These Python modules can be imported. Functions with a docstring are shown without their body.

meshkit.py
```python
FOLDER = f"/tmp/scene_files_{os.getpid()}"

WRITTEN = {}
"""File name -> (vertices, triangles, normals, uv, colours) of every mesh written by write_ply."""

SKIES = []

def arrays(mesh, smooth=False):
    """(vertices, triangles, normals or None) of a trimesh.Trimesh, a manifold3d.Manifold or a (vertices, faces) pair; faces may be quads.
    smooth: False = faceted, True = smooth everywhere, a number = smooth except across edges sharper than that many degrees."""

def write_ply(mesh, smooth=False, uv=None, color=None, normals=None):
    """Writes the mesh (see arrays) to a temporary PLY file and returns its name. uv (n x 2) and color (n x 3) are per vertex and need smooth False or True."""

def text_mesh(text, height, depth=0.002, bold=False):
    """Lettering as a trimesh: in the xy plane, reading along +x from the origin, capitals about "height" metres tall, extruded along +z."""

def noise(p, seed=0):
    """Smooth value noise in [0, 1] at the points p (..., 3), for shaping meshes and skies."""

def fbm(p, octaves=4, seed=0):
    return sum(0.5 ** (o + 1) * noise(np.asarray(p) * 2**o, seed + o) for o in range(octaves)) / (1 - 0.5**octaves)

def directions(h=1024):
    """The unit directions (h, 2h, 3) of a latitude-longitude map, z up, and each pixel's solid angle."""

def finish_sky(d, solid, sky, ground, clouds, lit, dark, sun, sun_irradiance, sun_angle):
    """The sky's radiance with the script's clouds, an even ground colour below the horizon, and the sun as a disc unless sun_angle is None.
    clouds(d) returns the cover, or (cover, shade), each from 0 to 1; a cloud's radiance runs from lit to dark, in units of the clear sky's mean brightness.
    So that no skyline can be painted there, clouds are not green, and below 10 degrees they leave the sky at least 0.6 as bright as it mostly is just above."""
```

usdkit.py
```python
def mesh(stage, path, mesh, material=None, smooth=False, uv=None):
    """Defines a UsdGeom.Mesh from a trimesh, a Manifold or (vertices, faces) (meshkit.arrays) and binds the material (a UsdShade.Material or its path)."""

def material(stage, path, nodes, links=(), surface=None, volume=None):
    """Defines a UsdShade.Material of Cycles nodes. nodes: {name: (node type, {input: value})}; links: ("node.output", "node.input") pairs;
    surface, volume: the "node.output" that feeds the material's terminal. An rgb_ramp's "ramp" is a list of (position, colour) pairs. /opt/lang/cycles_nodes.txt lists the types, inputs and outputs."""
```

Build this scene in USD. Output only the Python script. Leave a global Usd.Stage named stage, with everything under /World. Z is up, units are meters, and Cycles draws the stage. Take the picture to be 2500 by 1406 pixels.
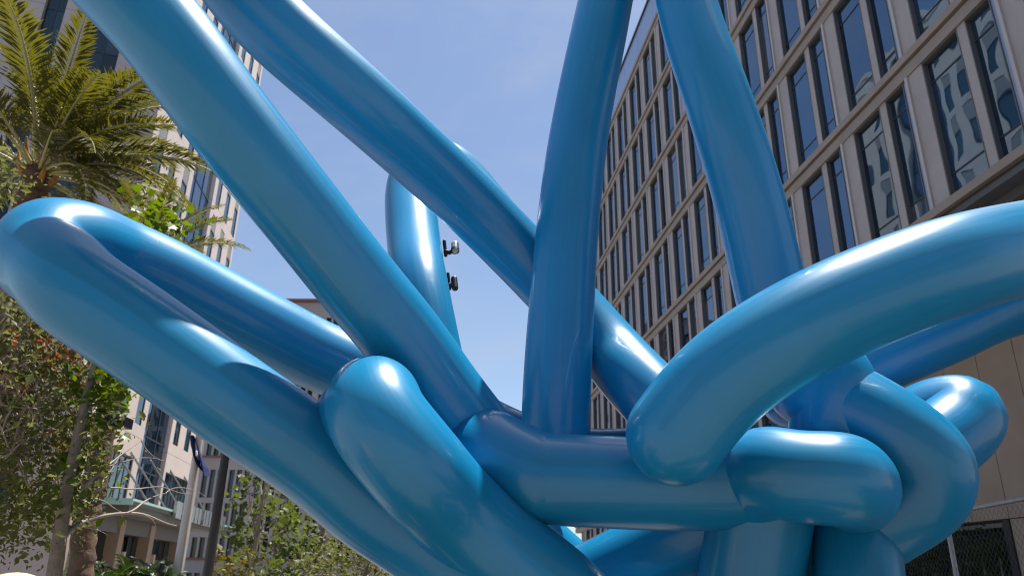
import math, random, numpy as np, trimesh, usdkit, meshkit
from pxr import Usd, UsdGeom, UsdLux, UsdShade, Gf, Sdf, Vt
from scipy.interpolate import make_interp_spline, PchipInterpolator
from scipy.ndimage import gaussian_filter1d

random.seed(7); RNG = np.random.default_rng(7)
stage = Usd.Stage.CreateInMemory()
UsdGeom.SetStageUpAxis(stage, UsdGeom.Tokens.z); UsdGeom.SetStageMetersPerUnit(stage, 1.0)
UsdGeom.Xform.Define(stage, '/World'); UsdGeom.Scope.Define(stage, '/World/Looks')

# ------------------------------------------------------------------ camera, sky, sun, exposure
F, PITCH, ROLL, EYE = 1842.3, math.radians(21.165), math.radians(0.954), 1.6   # focal length in pixels of the 2500 px wide photograph
FW = np.array([0, math.cos(PITCH), math.sin(PITCH)]); UP0 = np.array([0, -math.sin(PITCH), math.cos(PITCH)]); RT0 = np.array([1.0, 0, 0])
RT = math.cos(ROLL) * RT0 + math.sin(ROLL) * UP0; UP = -math.sin(ROLL) * RT0 + math.cos(ROLL) * UP0
CAM = np.array([0, 0, EYE])
SUN_EL, SUN_AZ = math.radians(76), math.radians(55)         # azimuth from +y (the view) towards +x (the right)
SUN_DIR = np.array([math.cos(SUN_EL) * math.sin(SUN_AZ), math.cos(SUN_EL) * math.cos(SUN_AZ), math.sin(SUN_EL)])
EXPOSURE, SKY_STRENGTH, SUN_INTENSITY = 0.92, 0.09, 1.25

cam = UsdGeom.Camera.Define(stage, '/World/camera')
cam.AddTransformOp().Set(Gf.Matrix4d(*RT, 0, *UP, 0, *(-FW), 0, *CAM, 1))
cam.CreateHorizontalApertureAttr(36.0); cam.CreateVerticalApertureAttr(36.0 * 575 / 1024)
cam.CreateFocalLengthAttr(36.0 * F / 2500); cam.CreateClippingRangeAttr(Gf.Vec2f(0.05, 3000))
cam.CreateFStopAttr(2.4); cam.CreateFocusDistanceAttr(5.6); cam.CreateExposureAttr(EXPOSURE)

dome = UsdLux.DomeLight.Define(stage, '/World/sky'); dome.CreateIntensityAttr(1.0)
dome.GetPrim().SetCustomDataByKey('kind', 'structure')
sky = usdkit.material(stage, '/World/Looks/sky_air', {
    'sky': ('sky_texture', {'sky_type': 'single_scattering', 'sun_disc': False, 'sun_elevation': SUN_EL, 'sun_rotation': SUN_AZ, 'altitude': 20.0, 'air_density': 1.0, 'aerosol_density': 1.1, 'ozone_density': 2.0}),
    'tc': ('texture_coordinate', {}), 'map': ('mapping', {'scale': (1.0, 1.0, 2.6)}),
    'n': ('noise_texture', {'scale': 2.3, 'detail': 9.0, 'roughness': 0.6, 'distortion': 0.5}),
    'r': ('map_range', {'from_min': 0.47, 'from_max': 0.85, 'to_min': 0.0, 'to_max': 0.4, 'clamp': True}),
    'mix': ('mix_color', {'b': (3.6, 3.7, 3.9)}),
    'bg': ('background_shader', {'strength': SKY_STRENGTH})},
    [('tc.generated', 'map.vector'), ('map.vector', 'n.vector'), ('n.fac', 'r.value'), ('r.result', 'mix.fac'), ('sky.color', 'mix.a'), ('mix.result', 'bg.color')], surface='bg.background')
UsdShade.MaterialBindingAPI.Apply(dome.GetPrim()).Bind(sky)

sun = UsdLux.DistantLight.Define(stage, '/World/sun')
sun.CreateIntensityAttr(SUN_INTENSITY); sun.CreateNormalizeAttr(True); sun.CreateAngleAttr(0.53); sun.CreateColorAttr(Gf.Vec3f(1.0, 0.95, 0.88))
_z = SUN_DIR; _x = np.cross([0, 1, 0.01], _z); _x /= np.linalg.norm(_x); _y = np.cross(_z, _x)
sun.AddTransformOp().Set(Gf.Matrix4d(*_x, 0, *_y, 0, *_z, 0, 0, 0, 60, 1))

# ------------------------------------------------------------------ helpers
def ray(x, y): return (x - 1250) / F * RT - (y - 703) / F * UP + FW
def at_depth(x, y, d):                        # point on the pixel's ray, d metres of plan distance away
    q = ray(x, y); return CAM + q * (d / math.hypot(q[0], q[1]))
def at_z(x, y, z): q = ray(x, y); return CAM + q * ((z - EYE) / q[2])
USED, ORIGIN = {}, {}
def numbered(parent, name):
    k = USED.get((parent, name), 0); USED[(parent, name)] = k + 1
    return f'{parent}/{name}' if k == 0 else f'{parent}/{name}_{k:03d}'
def tag(prim, label=None, cat=None, group=None, kind=None):
    for k, v in (('label', label), ('category', cat), ('group', group), ('kind', kind)):
        if v: prim.SetCustomDataByKey(k, v)
    return prim
def thing(name, loc=(0, 0, 0), label=None, cat=None, group=None, kind=None):
    path = numbered('/World', name); x = UsdGeom.Xform.Define(stage, path); x.AddTranslateOp().Set(Gf.Vec3d(*map(float, loc)))
    ORIGIN[path] = np.array(loc, float); tag(x.GetPrim(), label, cat, group, kind); return path
def node(parent, name):                       # an Xform part whose children are sub-parts
    path = numbered(parent, name); UsdGeom.Xform.Define(stage, path); ORIGIN[path] = ORIGIN[parent]; return path
def part(parent, name, mesh, mat, smooth=False, label=None, kind=None):
    path = numbered(parent, name); v, f, *uv = (mesh.vertices, mesh.faces) if hasattr(mesh, 'vertices') else mesh
    ORIGIN[path] = ORIGIN[parent]
    m = usdkit.mesh(stage, path, (np.asarray(v) - ORIGIN[parent], np.asarray(f)), mat, smooth, uv=uv[0] if uv else None); tag(m.GetPrim(), label, None, None, kind); return path
def solo(name, mesh, mat, label=None, cat=None, group=None, kind=None, smooth=False):
    path = numbered('/World', name); v, f = (mesh.vertices, mesh.faces) if hasattr(mesh, 'vertices') else mesh
    m = usdkit.mesh(stage, path, (np.asarray(v), np.asarray(f)), mat, smooth); tag(m.GetPrim(), label, cat, group, kind); return path
BOXF = np.array([[0, 2, 1], [0, 3, 2], [4, 5, 6], [4, 6, 7], [0, 1, 5], [0, 5, 4], [1, 2, 6], [1, 6, 5], [2, 3, 7], [2, 7, 6], [3, 0, 4], [3, 4, 7]])
def hexa(p): return (np.array(p, float), BOXF)
def join(ms):
    vs, fs, n = [], [], 0
    for m in ms:
        v, f = (m.vertices, m.faces) if hasattr(m, 'vertices') else m
        vs.append(np.asarray(v)); fs.append(np.asarray(f) + n); n += len(v)
    return np.vstack(vs), np.vstack(fs)
def box(x0, x1, y0, y1, z0, z1): return hexa([(x0, y0, z0), (x1, y0, z0), (x1, y1, z0), (x0, y1, z0), (x0, y0, z1), (x1, y0, z1), (x1, y1, z1), (x0, y1, z1)])
class Face:                                   # a facade: s along u, z up, o out of the wall towards the street
    def __init__(s, org, u, out): s.org, s.u, s.out = np.array(org, float), np.array(u, float), np.array(out, float)
    def P(s, a, z, o): return s.org + a * s.u + o * s.out + np.array([0, 0, z])
    def box(s, a0, a1, z0, z1, o0, o1):
        v, f = hexa([s.P(a, z, o) for z in (z0, z1) for a, o in ((a0, o0), (a1, o0), (a1, o1), (a0, o1))])
        c = v.mean(0); t = v[f]; vol = np.einsum('ij,ij->i', t[:, 0] - c, np.cross(t[:, 1] - c, t[:, 2] - c)).sum()
        return (v, f if vol > 0 else f[:, ::-1])
    def hit(s, x, y):
        q = ray(x, y); t = ((s.org - CAM) @ s.out) / (q @ s.out); p = CAM + q * t; return (p - s.org) @ s.u, p[2]
def sweep(P, R, sides=40, step=0.045, cap=True, k=3, uv=False):
    P = np.asarray(P, float); r = np.broadcast_to(np.asarray(R, float), len(P))
    L = np.r_[0, np.cumsum(np.linalg.norm(np.diff(P, axis=0), axis=1))]
    kk = min(k, len(P) - 1); n = max(4, int(L[-1] / step)); t = np.linspace(0, L[-1], n)
    C = make_interp_spline(L, P, k=kk)(t) if len(P) > 2 else np.outer(1 - t / L[-1], P[0]) + np.outer(t / L[-1], P[-1])
    rr = np.interp(t, L, r)
    T = np.gradient(C, axis=0); T /= np.linalg.norm(T, axis=1, keepdims=True)
    if cap:                                   # rounded ends
        a = np.linspace(math.pi / 2, 0, 8)[:-1]
        s0 = [(C[0] - T[0] * rr[0] * math.sin(q), rr[0] * math.cos(q) + 1e-4, T[0]) for q in a]
        s1 = [(C[-1] + T[-1] * rr[-1] * math.sin(q), rr[-1] * math.cos(q) + 1e-4, T[-1]) for q in a[::-1]]
        C = np.vstack([[x[0] for x in s0], C, [x[0] for x in s1]]); rr = np.r_[[x[1] for x in s0], rr, [x[1] for x in s1]]; T = np.vstack([[x[2] for x in s0], T, [x[2] for x in s1]])
    n = len(C); N = np.cross(T[0], [0.3, 0.2, 0.9]); N /= np.linalg.norm(N); Ns = []
    for i in range(n):
        N = N - T[i] * (N @ T[i]); N /= np.linalg.norm(N); Ns.append(N)
    Ns = np.array(Ns); B = np.cross(T, Ns); a = np.arange(sides) / sides * 2 * math.pi
    V = (C[:, None] + rr[:, None, None] * (np.cos(a)[None, :, None] * Ns[:, None] + np.sin(a)[None, :, None] * B[:, None])).reshape(-1, 3)
    i, j = np.meshgrid(np.arange(n - 1), np.arange(sides), indexing='ij'); q = (j + 1) % sides
    A, Bb, Cc, D = i * sides + j, i * sides + q, (i + 1) * sides + q, (i + 1) * sides + j
    Fc = np.vstack([np.stack([A, Bb, Cc], -1).reshape(-1, 3), np.stack([A, Cc, D], -1).reshape(-1, 3)])
    if uv:
        ul = np.r_[0, np.cumsum(np.linalg.norm(np.diff(C, axis=0), axis=1))]; va = np.abs(a - math.pi) * rr.max()
        return V, Fc, np.stack(np.broadcast_arrays(ul[:, None], va[None, :]), -1).reshape(-1, 2)
    return V, Fc
def scatter(tv, tf, C, Rm, S):                # copies of a small template: centres, rotation matrices, sizes
    V = np.einsum('nij,kj->nki', Rm, tv) * np.asarray(S)[:, None, None] + C[:, None]
    return V.reshape(-1, 3), (tf[None] + (np.arange(len(C)) * len(tv))[:, None, None]).reshape(-1, 3)
def rand_rot(n, rng, up=0.0, axis=None):      # random orientations whose third axis leans upwards by "up"
    z = rng.normal(size=(n, 3)); z[:, 2] = np.abs(z[:, 2]) + up; z /= np.linalg.norm(z, axis=1, keepdims=True)
    x = rng.normal(size=(n, 3)) if axis is None else axis + rng.normal(size=(n, 3)) * 0.45
    x -= z * np.sum(x * z, 1, keepdims=True); x /= np.linalg.norm(x, axis=1, keepdims=True)
    return np.stack([x, np.cross(z, x), z], -1)

# ------------------------------------------------------------------ materials
def mat(name, color, rough=0.6, noise=None, amount=0.15, bump=0.0, bscale=40.0, metallic=0.0, spec=0.5, **kw):
    nodes = {'p': ('principled_bsdf', {'base_color': color, 'roughness': rough, 'metallic': metallic, 'specular_ior_level': spec, **kw})}; links = []
    if noise:
        nodes |= {'g': ('geometry', {}), 'n': ('noise_texture', {'scale': noise, 'detail': 6.0, 'roughness': 0.6}),
                  'c': ('rgb_ramp', {'ramp': [(0.3, tuple(c * (1 - amount) for c in color)), (0.7, tuple(min(1, c * (1 + amount)) for c in color))]})}
        links += [('g.position', 'n.vector'), ('n.fac', 'c.fac'), ('c.color', 'p.base_color')]
    if bump:
        nodes |= {'g': ('geometry', {}), 'bn': ('noise_texture', {'scale': bscale, 'detail': 4.0}), 'b': ('bump', {'strength': bump, 'distance': 0.02})}
        links += [('g.position', 'bn.vector'), ('bn.fac', 'b.height'), ('b.normal', 'p.normal')]
    return usdkit.material(stage, '/World/Looks/' + name, nodes, links, surface='p.BSDF')
def leaf_mat(name, ramp, rough=0.42, trans=0.35, tint=1.6, spec=0.4):
    return usdkit.material(stage, '/World/Looks/' + name, {
        'g': ('geometry', {}), 'c': ('rgb_ramp', {'ramp': ramp}), 'p': ('principled_bsdf', {'roughness': rough, 'specular_ior_level': spec}),
        'h': ('hsv', {'hue': 0.49, 'saturation': 1.1, 'value': tint}), 't': ('translucent_bsdf', {}), 'm': ('mix_closure', {'fac': trans})},
        [('g.random_per_island', 'c.fac'), ('c.color', 'p.base_color'), ('c.color', 'h.color'), ('h.color', 't.color'), ('p.BSDF', 'm.closure1'), ('t.BSDF', 'm.closure2')], surface='m.closure')
M = {}
M['blue'] = usdkit.material(stage, '/World/Looks/blue_paint', {
    'g': ('geometry', {}), 'uv': ('uvmap', {'attribute': 'st'}), 'sep': ('separate_xyz', {}), 'ms': ('mapping', {'scale': (0.7, 16.0, 1.0)}),
    'st': ('noise_texture', {'scale': 1.0, 'detail': 5.0, 'roughness': 0.6}),
    'n': ('noise_texture', {'scale': 1.5, 'detail': 7.0, 'roughness': 0.6}), 
    'c': ('rgb_ramp', {'ramp': [(0.30, (0.002, 0.178, 0.375)), (0.70, (0.006, 0.215, 0.43))]}), 'cb': ('mix_float', {'fac': 0.35}),
    'v': ('noise_texture', {'scale': 5.5, 'detail': 2.0}), 'vr': ('map_range', {'from_min': 0.765, 'from_max': 0.79, 'to_min': 0.0, 'to_max': 0.35, 'clamp': True}),
    'cm': ('mix_color', {'b': (0.36, 0.46, 0.52)}),
    'r': ('map_range', {'from_min': 0.3, 'from_max': 0.7, 'to_min': 0.29, 'to_max': 0.40}),
    'dv': ('math', {'math_type': 'divide', 'value2': 1.83}), 'fr': ('math', {'math_type': 'fraction'}), 'sb': ('math', {'math_type': 'subtract', 'value2': 0.5}), 'ab': ('math', {'math_type': 'absolute'}),
    'sm': ('map_range', {'from_min': 0.0, 'from_max': 0.005, 'to_min': 1.0, 'to_max': 0.0, 'clamp': True}), 'hs': ('math', {'math_type': 'multiply_add', 'value2': 0.09}),
    'b': ('bump', {'strength': 0.09, 'distance': 0.02}),
    'p': ('principled_bsdf', {'coat_weight': 0.25, 'coat_roughness': 0.07, 'coat_ior': 1.5, 'specular_ior_level': 0.45})},
    [('uv.UV', 'ms.vector'), ('ms.vector', 'st.vector'), ('uv.UV', 'sep.vector'), ('g.position', 'n.vector'), ('g.position', 'v.vector'),
     ('n.fac', 'cb.a'), ('st.fac', 'cb.b'), ('cb.result', 'c.fac'), ('c.color', 'cm.a'), ('v.fac', 'vr.value'), ('vr.result', 'cm.fac'),
     ('cm.result', 'p.base_color'), ('st.fac', 'r.value'), ('r.result', 'p.roughness'),
     ('sep.x', 'dv.value1'), ('dv.value', 'fr.value1'), ('fr.value', 'sb.value1'), ('sb.value', 'ab.value1'), ('ab.value', 'sm.value'), ('sm.result', 'hs.value1'), ('n.fac', 'hs.value3'),
     ('hs.value', 'b.height'), ('b.normal', 'p.normal')], surface='p.BSDF')
def glass(name, body, rough=0.015, ior=2.0, wave=0.02, wscale=0.55, tint=(1, 1, 1), blind=0.0):
    return usdkit.material(stage, '/World/Looks/' + name, {
        'g': ('geometry', {}), 'n': ('noise_texture', {'scale': wscale, 'detail': 1.0}), 'b': ('bump', {'strength': 1.0, 'distance': wave}), 'o': ('object_info', {}),
        'c': ('rgb_ramp', {'interpolate': False, 'ramp': [(0.0, (blind, blind * 0.95, blind * 0.85)), (0.16, body), (0.55, tuple(x * 1.8 for x in body)), (0.8, tuple(x * 0.6 for x in body))]}),
        'p': ('principled_bsdf', {'roughness': rough, 'ior': ior, 'specular_tint': tint})},
        [('g.position', 'n.vector'), ('n.fac', 'b.height'), ('b.normal', 'p.normal'), ('o.random', 'c.fac'), ('c.color', 'p.base_color')], surface='p.BSDF')
M['glass'] = glass('window_glass', (0.006, 0.012, 0.018), ior=2.9, wave=0.016, wscale=0.6, tint=(0.5, 0.74, 1.0), blind=0.05)
M['glass_teal'] = glass('teal_window_glass', (0.012, 0.035, 0.045), ior=2.0, wave=0.01, blind=0.06)
M['glass_dark'] = glass('dark_window_glass', (0.01, 0.018, 0.02), ior=1.6, wave=0.008)
M['pier'] = mat('beige_precast', (0.35, 0.305, 0.285), 0.75, 1.3, 0.08, 0.15, 60)
M['pier_light'] = mat('pale_edge_trim', (0.42, 0.38, 0.355), 0.6, 1.0, 0.06)
M['band'] = mat('tan_band', (0.27, 0.215, 0.17), 0.7, 1.1, 0.1, 0.1, 60)
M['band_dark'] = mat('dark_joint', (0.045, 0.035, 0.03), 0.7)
M['strip'] = mat('blue_grey_metal', (0.30, 0.35, 0.45), 0.35, metallic=0.7)
M['reveal'] = mat('bronze_reveal', (0.095, 0.09, 0.088), 0.5)
M['frame'] = mat('dark_frame', (0.015, 0.02, 0.03), 0.4)
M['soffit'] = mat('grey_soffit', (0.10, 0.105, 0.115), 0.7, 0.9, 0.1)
M['wall_l'] = mat('pink_beige_panel', (0.60, 0.51, 0.45), 0.8, 0.7, 0.06, 0.1, 50)  # lighter copy of the wall colour, for the sunlit facade
M['flank'] = mat('shade_toned_panel', (0.33, 0.275, 0.255), 0.8, 0.7, 0.07, 0.1, 50)  # same wall as wall_l, its shade put into the colour
M['infill'] = mat('grey_infill', (0.27, 0.25, 0.235), 0.7, 0.8, 0.06)
M['wall_tan'] = mat('tan_stone_wall', (0.36, 0.27, 0.205), 0.8, 0.8, 0.1, 0.1, 40)
M['far'] = mat('far_wall', (0.30, 0.255, 0.24), 0.85, 0.3, 0.08)
M['rust'] = mat('rust_trim', (0.16, 0.065, 0.05), 0.7)
M['pave'] = mat('plaza_concrete', (0.21, 0.19, 0.17), 0.85, 0.9, 0.18, 0.2, 30)
M['asphalt'] = mat('asphalt_road', (0.05, 0.05, 0.052), 0.85, 2.0, 0.25, 0.3, 80)
M['soil'] = mat('planting_soil', (0.06, 0.045, 0.03), 0.95, 3.0, 0.3, 0.5, 30)
M['steel'] = mat('brushed_steel', (0.55, 0.55, 0.56), 0.3, metallic=1.0)
M['galv'] = mat('galvanised_pipe', (0.30, 0.30, 0.31), 0.45, 9.0, 0.15, metallic=0.6)
M['wire'] = mat('dull_wire', (0.07, 0.07, 0.07), 0.6)
M['black'] = mat('black_metal', (0.012, 0.012, 0.014), 0.45)
M['pole_dark'] = mat('bronze_pole', (0.028, 0.025, 0.022), 0.5)
M['pole_pale'] = mat('pale_pole_paint', (0.50, 0.46, 0.42), 0.4, 2.0, 0.06)
M['mint'] = mat('mint_glass_edge', (0.35, 0.55, 0.48), 0.25)
M['canopy'] = mat('canopy_metal', (0.12, 0.115, 0.095), 0.55, 1.0, 0.08)
M['bark_palm'] = mat('palm_bark', (0.115, 0.07, 0.048), 0.95, 5.0, 0.4, 0.8, 14)
M['bark'] = mat('smooth_grey_bark', (0.20, 0.165, 0.125), 0.85, 7.0, 0.35, 0.4, 25)
M['twig'] = mat('pale_twig', (0.30, 0.245, 0.21), 0.85, 6.0, 0.2)
M['boulder'] = mat('pale_boulder', (0.66, 0.46, 0.31), 0.85, 3.0, 0.1, 0.3, 20)
M['flag'] = mat('navy_cloth', (0.012, 0.022, 0.11), 0.8)
M['white'] = mat('white_print', (0.75, 0.75, 0.75), 0.7)
M['lens'] = mat('lamp_lens', (0.55, 0.5, 0.42), 0.2)
M['rachis'] = mat('palm_rib', (0.30, 0.29, 0.13), 0.6, 4.0, 0.2)
M['boot'] = mat('palm_boot', (0.30, 0.15, 0.035), 0.8, 5.0, 0.35)
M['dryleaf'] = leaf_mat('dry_leaf', [(0, (0.32, 0.19, 0.03)), (0.5, (0.38, 0.27, 0.09)), (1, (0.42, 0.36, 0.22))], 0.6, 0.2)
M['palm'] = leaf_mat('palm_leaf', [(0, (0.085, 0.085, 0.012)), (0.5, (0.165, 0.145, 0.016)), (0.8, (0.27, 0.19, 0.02)), (1, (0.40, 0.22, 0.02))], 0.36, 0.42, 1.7, 0.5)
M['leaf_syc'] = leaf_mat('sycamore_leaf', [(0, (0.07, 0.11, 0.010)), (0.6, (0.13, 0.18, 0.014)), (1, (0.21, 0.24, 0.03))], 0.42, 0.45, 1.9)
M['leaf_mix'] = leaf_mat('mixed_leaf', [(0, (0.075, 0.085, 0.025)), (0.5, (0.14, 0.145, 0.032)), (0.66, (0.19, 0.18, 0.035)), (0.8, (0.28, 0.22, 0.04)), (0.9, (0.36, 0.16, 0.05)), (1, (0.36, 0.13, 0.04))], 0.5, 0.55, 2.1, 0.35)
M['leaf_rust'] = leaf_mat('rust_leaf', [(0, (0.30, 0.13, 0.045)), (1, (0.42, 0.20, 0.07))], 0.5, 0.35, 1.4)
M['leaf_far'] = leaf_mat('street_leaf', [(0, (0.07, 0.095, 0.018)), (0.6, (0.17, 0.20, 0.035)), (1, (0.34, 0.34, 0.13))], 0.45, 0.4, 1.6, 0.4)
M['leaf_gold'] = leaf_mat('golden_leaf', [(0, (0.12, 0.10, 0.015)), (1, (0.26, 0.20, 0.03))], 0.5, 0.4, 1.4)
M['leaf_dark'] = leaf_mat('hedge_leaf', [(0, (0.03, 0.05, 0.010)), (0.8, (0.06, 0.09, 0.02)), (1, (0.13, 0.15, 0.03))], 0.5, 0.2, 1.3)
M['cycad'] = leaf_mat('cycad_leaf', [(0, (0.02, 0.045, 0.006)), (1, (0.05, 0.08, 0.01))], 0.4, 0.3, 1.5, 0.5)

# ------------------------------------------------------------------ ground
def sheet(x0, x1, y0, y1, z): return (np.array([(x0, y0, z), (x1, y0, z), (x1, y1, z), (x0, y1, z)], float), np.array([[0, 1, 2], [0, 2, 3]]))
solo('ground', sheet(-900, 900, -900, 1500, 0.0), M['pave'], 'pale concrete ground reaching to the horizon', 'ground', kind='structure')

# ------------------------------------------------------------------ facades of the two near buildings
AZR, DR = math.radians(-6.3), 11.2
UR = np.array([math.sin(AZR), math.cos(AZR), 0]); NR = np.array([math.cos(AZR), -math.sin(AZR), 0])
FR = Face(DR * NR + CAM * [0, 0, 0], UR, -NR)
AZL, DL = math.radians(-6.7), 16.0
UL = np.array([math.sin(AZL), math.cos(AZL), 0]); NL = np.array([math.cos(AZL), -math.sin(AZL), 0])
FL = Face(-DL * NL, UL, NL)

def right_building():
    b = thing('office_building', FR.P(30, 0, 0), 'tall beige office block with a long grid of tall windows on the right', 'office building')
    z_of = lambda q: q * DR + EYE
    BAY, S0 = 0.27 * DR, 1.809 * DR
    k0, k1 = -5, 12                                     # bays; s grows away from the camera
    s_near, s_far = S0 + k0 * BAY, S0 + k1 * BAY
    s_break = S0 + 1 * BAY                              # nearer than this the block stands over an open ground floor
    lv = [0.714 + 0.372 * k for k in range(-2, 6)]      # tops of the floor bands
    top = 2.751
    core0, core1 = z_of(0.66), z_of(top) - 0.4
    part(b, 'wall_core', FR.box(s_near, s_far, core0, core1, -0.42, -14), M['reveal'])
    part(b, 'wall_core', FR.box(s_break, s_far, 0, core0 - 0.003, -0.42, -14), M['reveal'])
    for i, L in enumerate(lv):
        zt = z_of(L); s0 = s_near if L > 0.5 else s_break
        if zt < 0.3: continue
        hi = 0.045 * DR if i < len(lv) - 0 else 0
        lab = None
        part(b, 'floor_band', FR.box(s0, s_far, zt - 0.20, zt, -0.30, 0.09), M['band'])
        part(b, 'band_joint', FR.box(s0, s_far, zt - 0.26, zt - 0.203, -0.30, -0.03), M['band_dark'])
        part(b, 'floor_band', FR.box(s_break if abs(L - 0.714) < 0.01 else s0, s_far, zt - 0.56, zt - 0.263, -0.30, 0.03), M['band'])
    # parapet
    zt = z_of(lv[-1])
    for k in range(k0, k1):
        a = S0 + k * BAY
        part(b, 'parapet_panel', FR.box(a + 0.012, a + BAY - 0.012, zt + 0.003, z_of(top) - 0.12, -0.3, 0.05), M['strip'])
    part(b, 'coping', FR.box(s_near, s_far, z_of(top) - 0.117, z_of(top), -0.5, 0.13), M['frame'])
    # bays
    n_split = 0
    for i in range(len(lv) - 1):
        z0, z1 = z_of(lv[i]) + 0.002, z_of(lv[i + 1]) - 0.563
        z0 = max(z0, 0.05)
        if z1 < 1: continue
        for k in range(k0, k1):
            a = S0 + k * BAY                            # far edge of the pier is a, bay runs towards the camera to a - BAY
            if lv[i] < 0.5 and a - BAY < s_break - 0.01: continue
            part(b, 'pier', FR.box(a - 0.60, a - 0.09, z0, z1, -0.40, 0.0), M['pier'])
            part(b, 'pier_edge', FR.box(a - 0.088, a, z0, z1, -0.40, 0.05), M['pier_light'])
            part(b, 'metal_strip', FR.box(a + 0.002, a + 0.16, z0, z1, -0.40, -0.03), M['strip'])
            part(b, 'fin', FR.box(a - 2.10, a - 1.84, z0, z1, -0.40, -0.02), M['pier'])
            near = lv[i] > 0.5 and -3 <= k <= 3
            for (w0, w1) in ((a - 1.838, a - 0.602), (a - BAY + 0.162, a - 2.102)):
                w = node(b, 'window')
                lining = [FR.box(w1 - 0.03, w1, z0, z1, -0.36, -0.012), FR.box(w0, w0 + 0.03, z0, z1, -0.36, -0.012), FR.box(w0 + 0.031, w1 - 0.031, z1 - 0.04, z1, -0.36, -0.012)]
                part(w, 'frame', join(lining), M['reveal'])
                q = [z0, z0 + 0.16 * (z1 - z0), z0 + 0.835 * (z1 - z0), z1 - 0.042]
                panes = [FR.box(w0 + 0.032, w1 - 0.032, q[j] + 0.022, q[j + 1] - 0.022, -0.36, -0.13) for j in range(3)]
                bars = [FR.box(w0 + 0.032, w1 - 0.032, q[j] - 0.02, q[j] + 0.02, -0.36, -0.115) for j in (1, 2)]
                for q_ in bars: part(w, 'transom', q_, M['frame'])
                if near:
                    for p in panes: part(w, 'pane', p, M['glass'])
                else: part(w, 'pane', join(panes), M['glass'])
    # soffit over the recessed ground floor, and the stone base wall behind it
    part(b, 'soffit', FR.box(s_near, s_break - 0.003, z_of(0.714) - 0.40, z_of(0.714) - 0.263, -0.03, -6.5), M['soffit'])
    zs = z_of(0.714) - 0.403
    B = 3.2                                             # how far the base wall stands back
    rng = np.random.default_rng(3)
    op = 17.85
    q = [op + 1.33 * k for k in range(-9, 5)]
    for s0, s1 in zip(q[:-1], q[1:]):
        part(b, 'stone_panel', FR.box(s0 + 0.012, s1 - 0.012, 3.222, zs - 0.01, -B - 0.25, -B), M['wall_tan'])
        if s1 < op + 0.1: part(b, 'stone_panel', FR.box(s0 + 0.012, s1 - 0.012, 0.0, 3.198, -B - 0.25, -B), M['wall_tan'])
    part(b, 'vent_recess', FR.box(15.25, 16.43, 3.9, 4.84, -B - 0.2, -B + 0.012), M['band_dark'])  # flat dark panel standing for a recessed window
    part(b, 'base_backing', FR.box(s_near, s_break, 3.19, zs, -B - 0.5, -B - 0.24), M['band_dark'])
    part(b, 'shopfront_glass', FR.box(op, s_break, 0, 3.18, -B - 1.6, -B - 1.5), M['glass_dark'])
    part(b, 'door_post', FR.box(op, op + 0.22, 0, 3.187, -B - 0.3, -B + 0.05), M['black'])
right_building()

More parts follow.
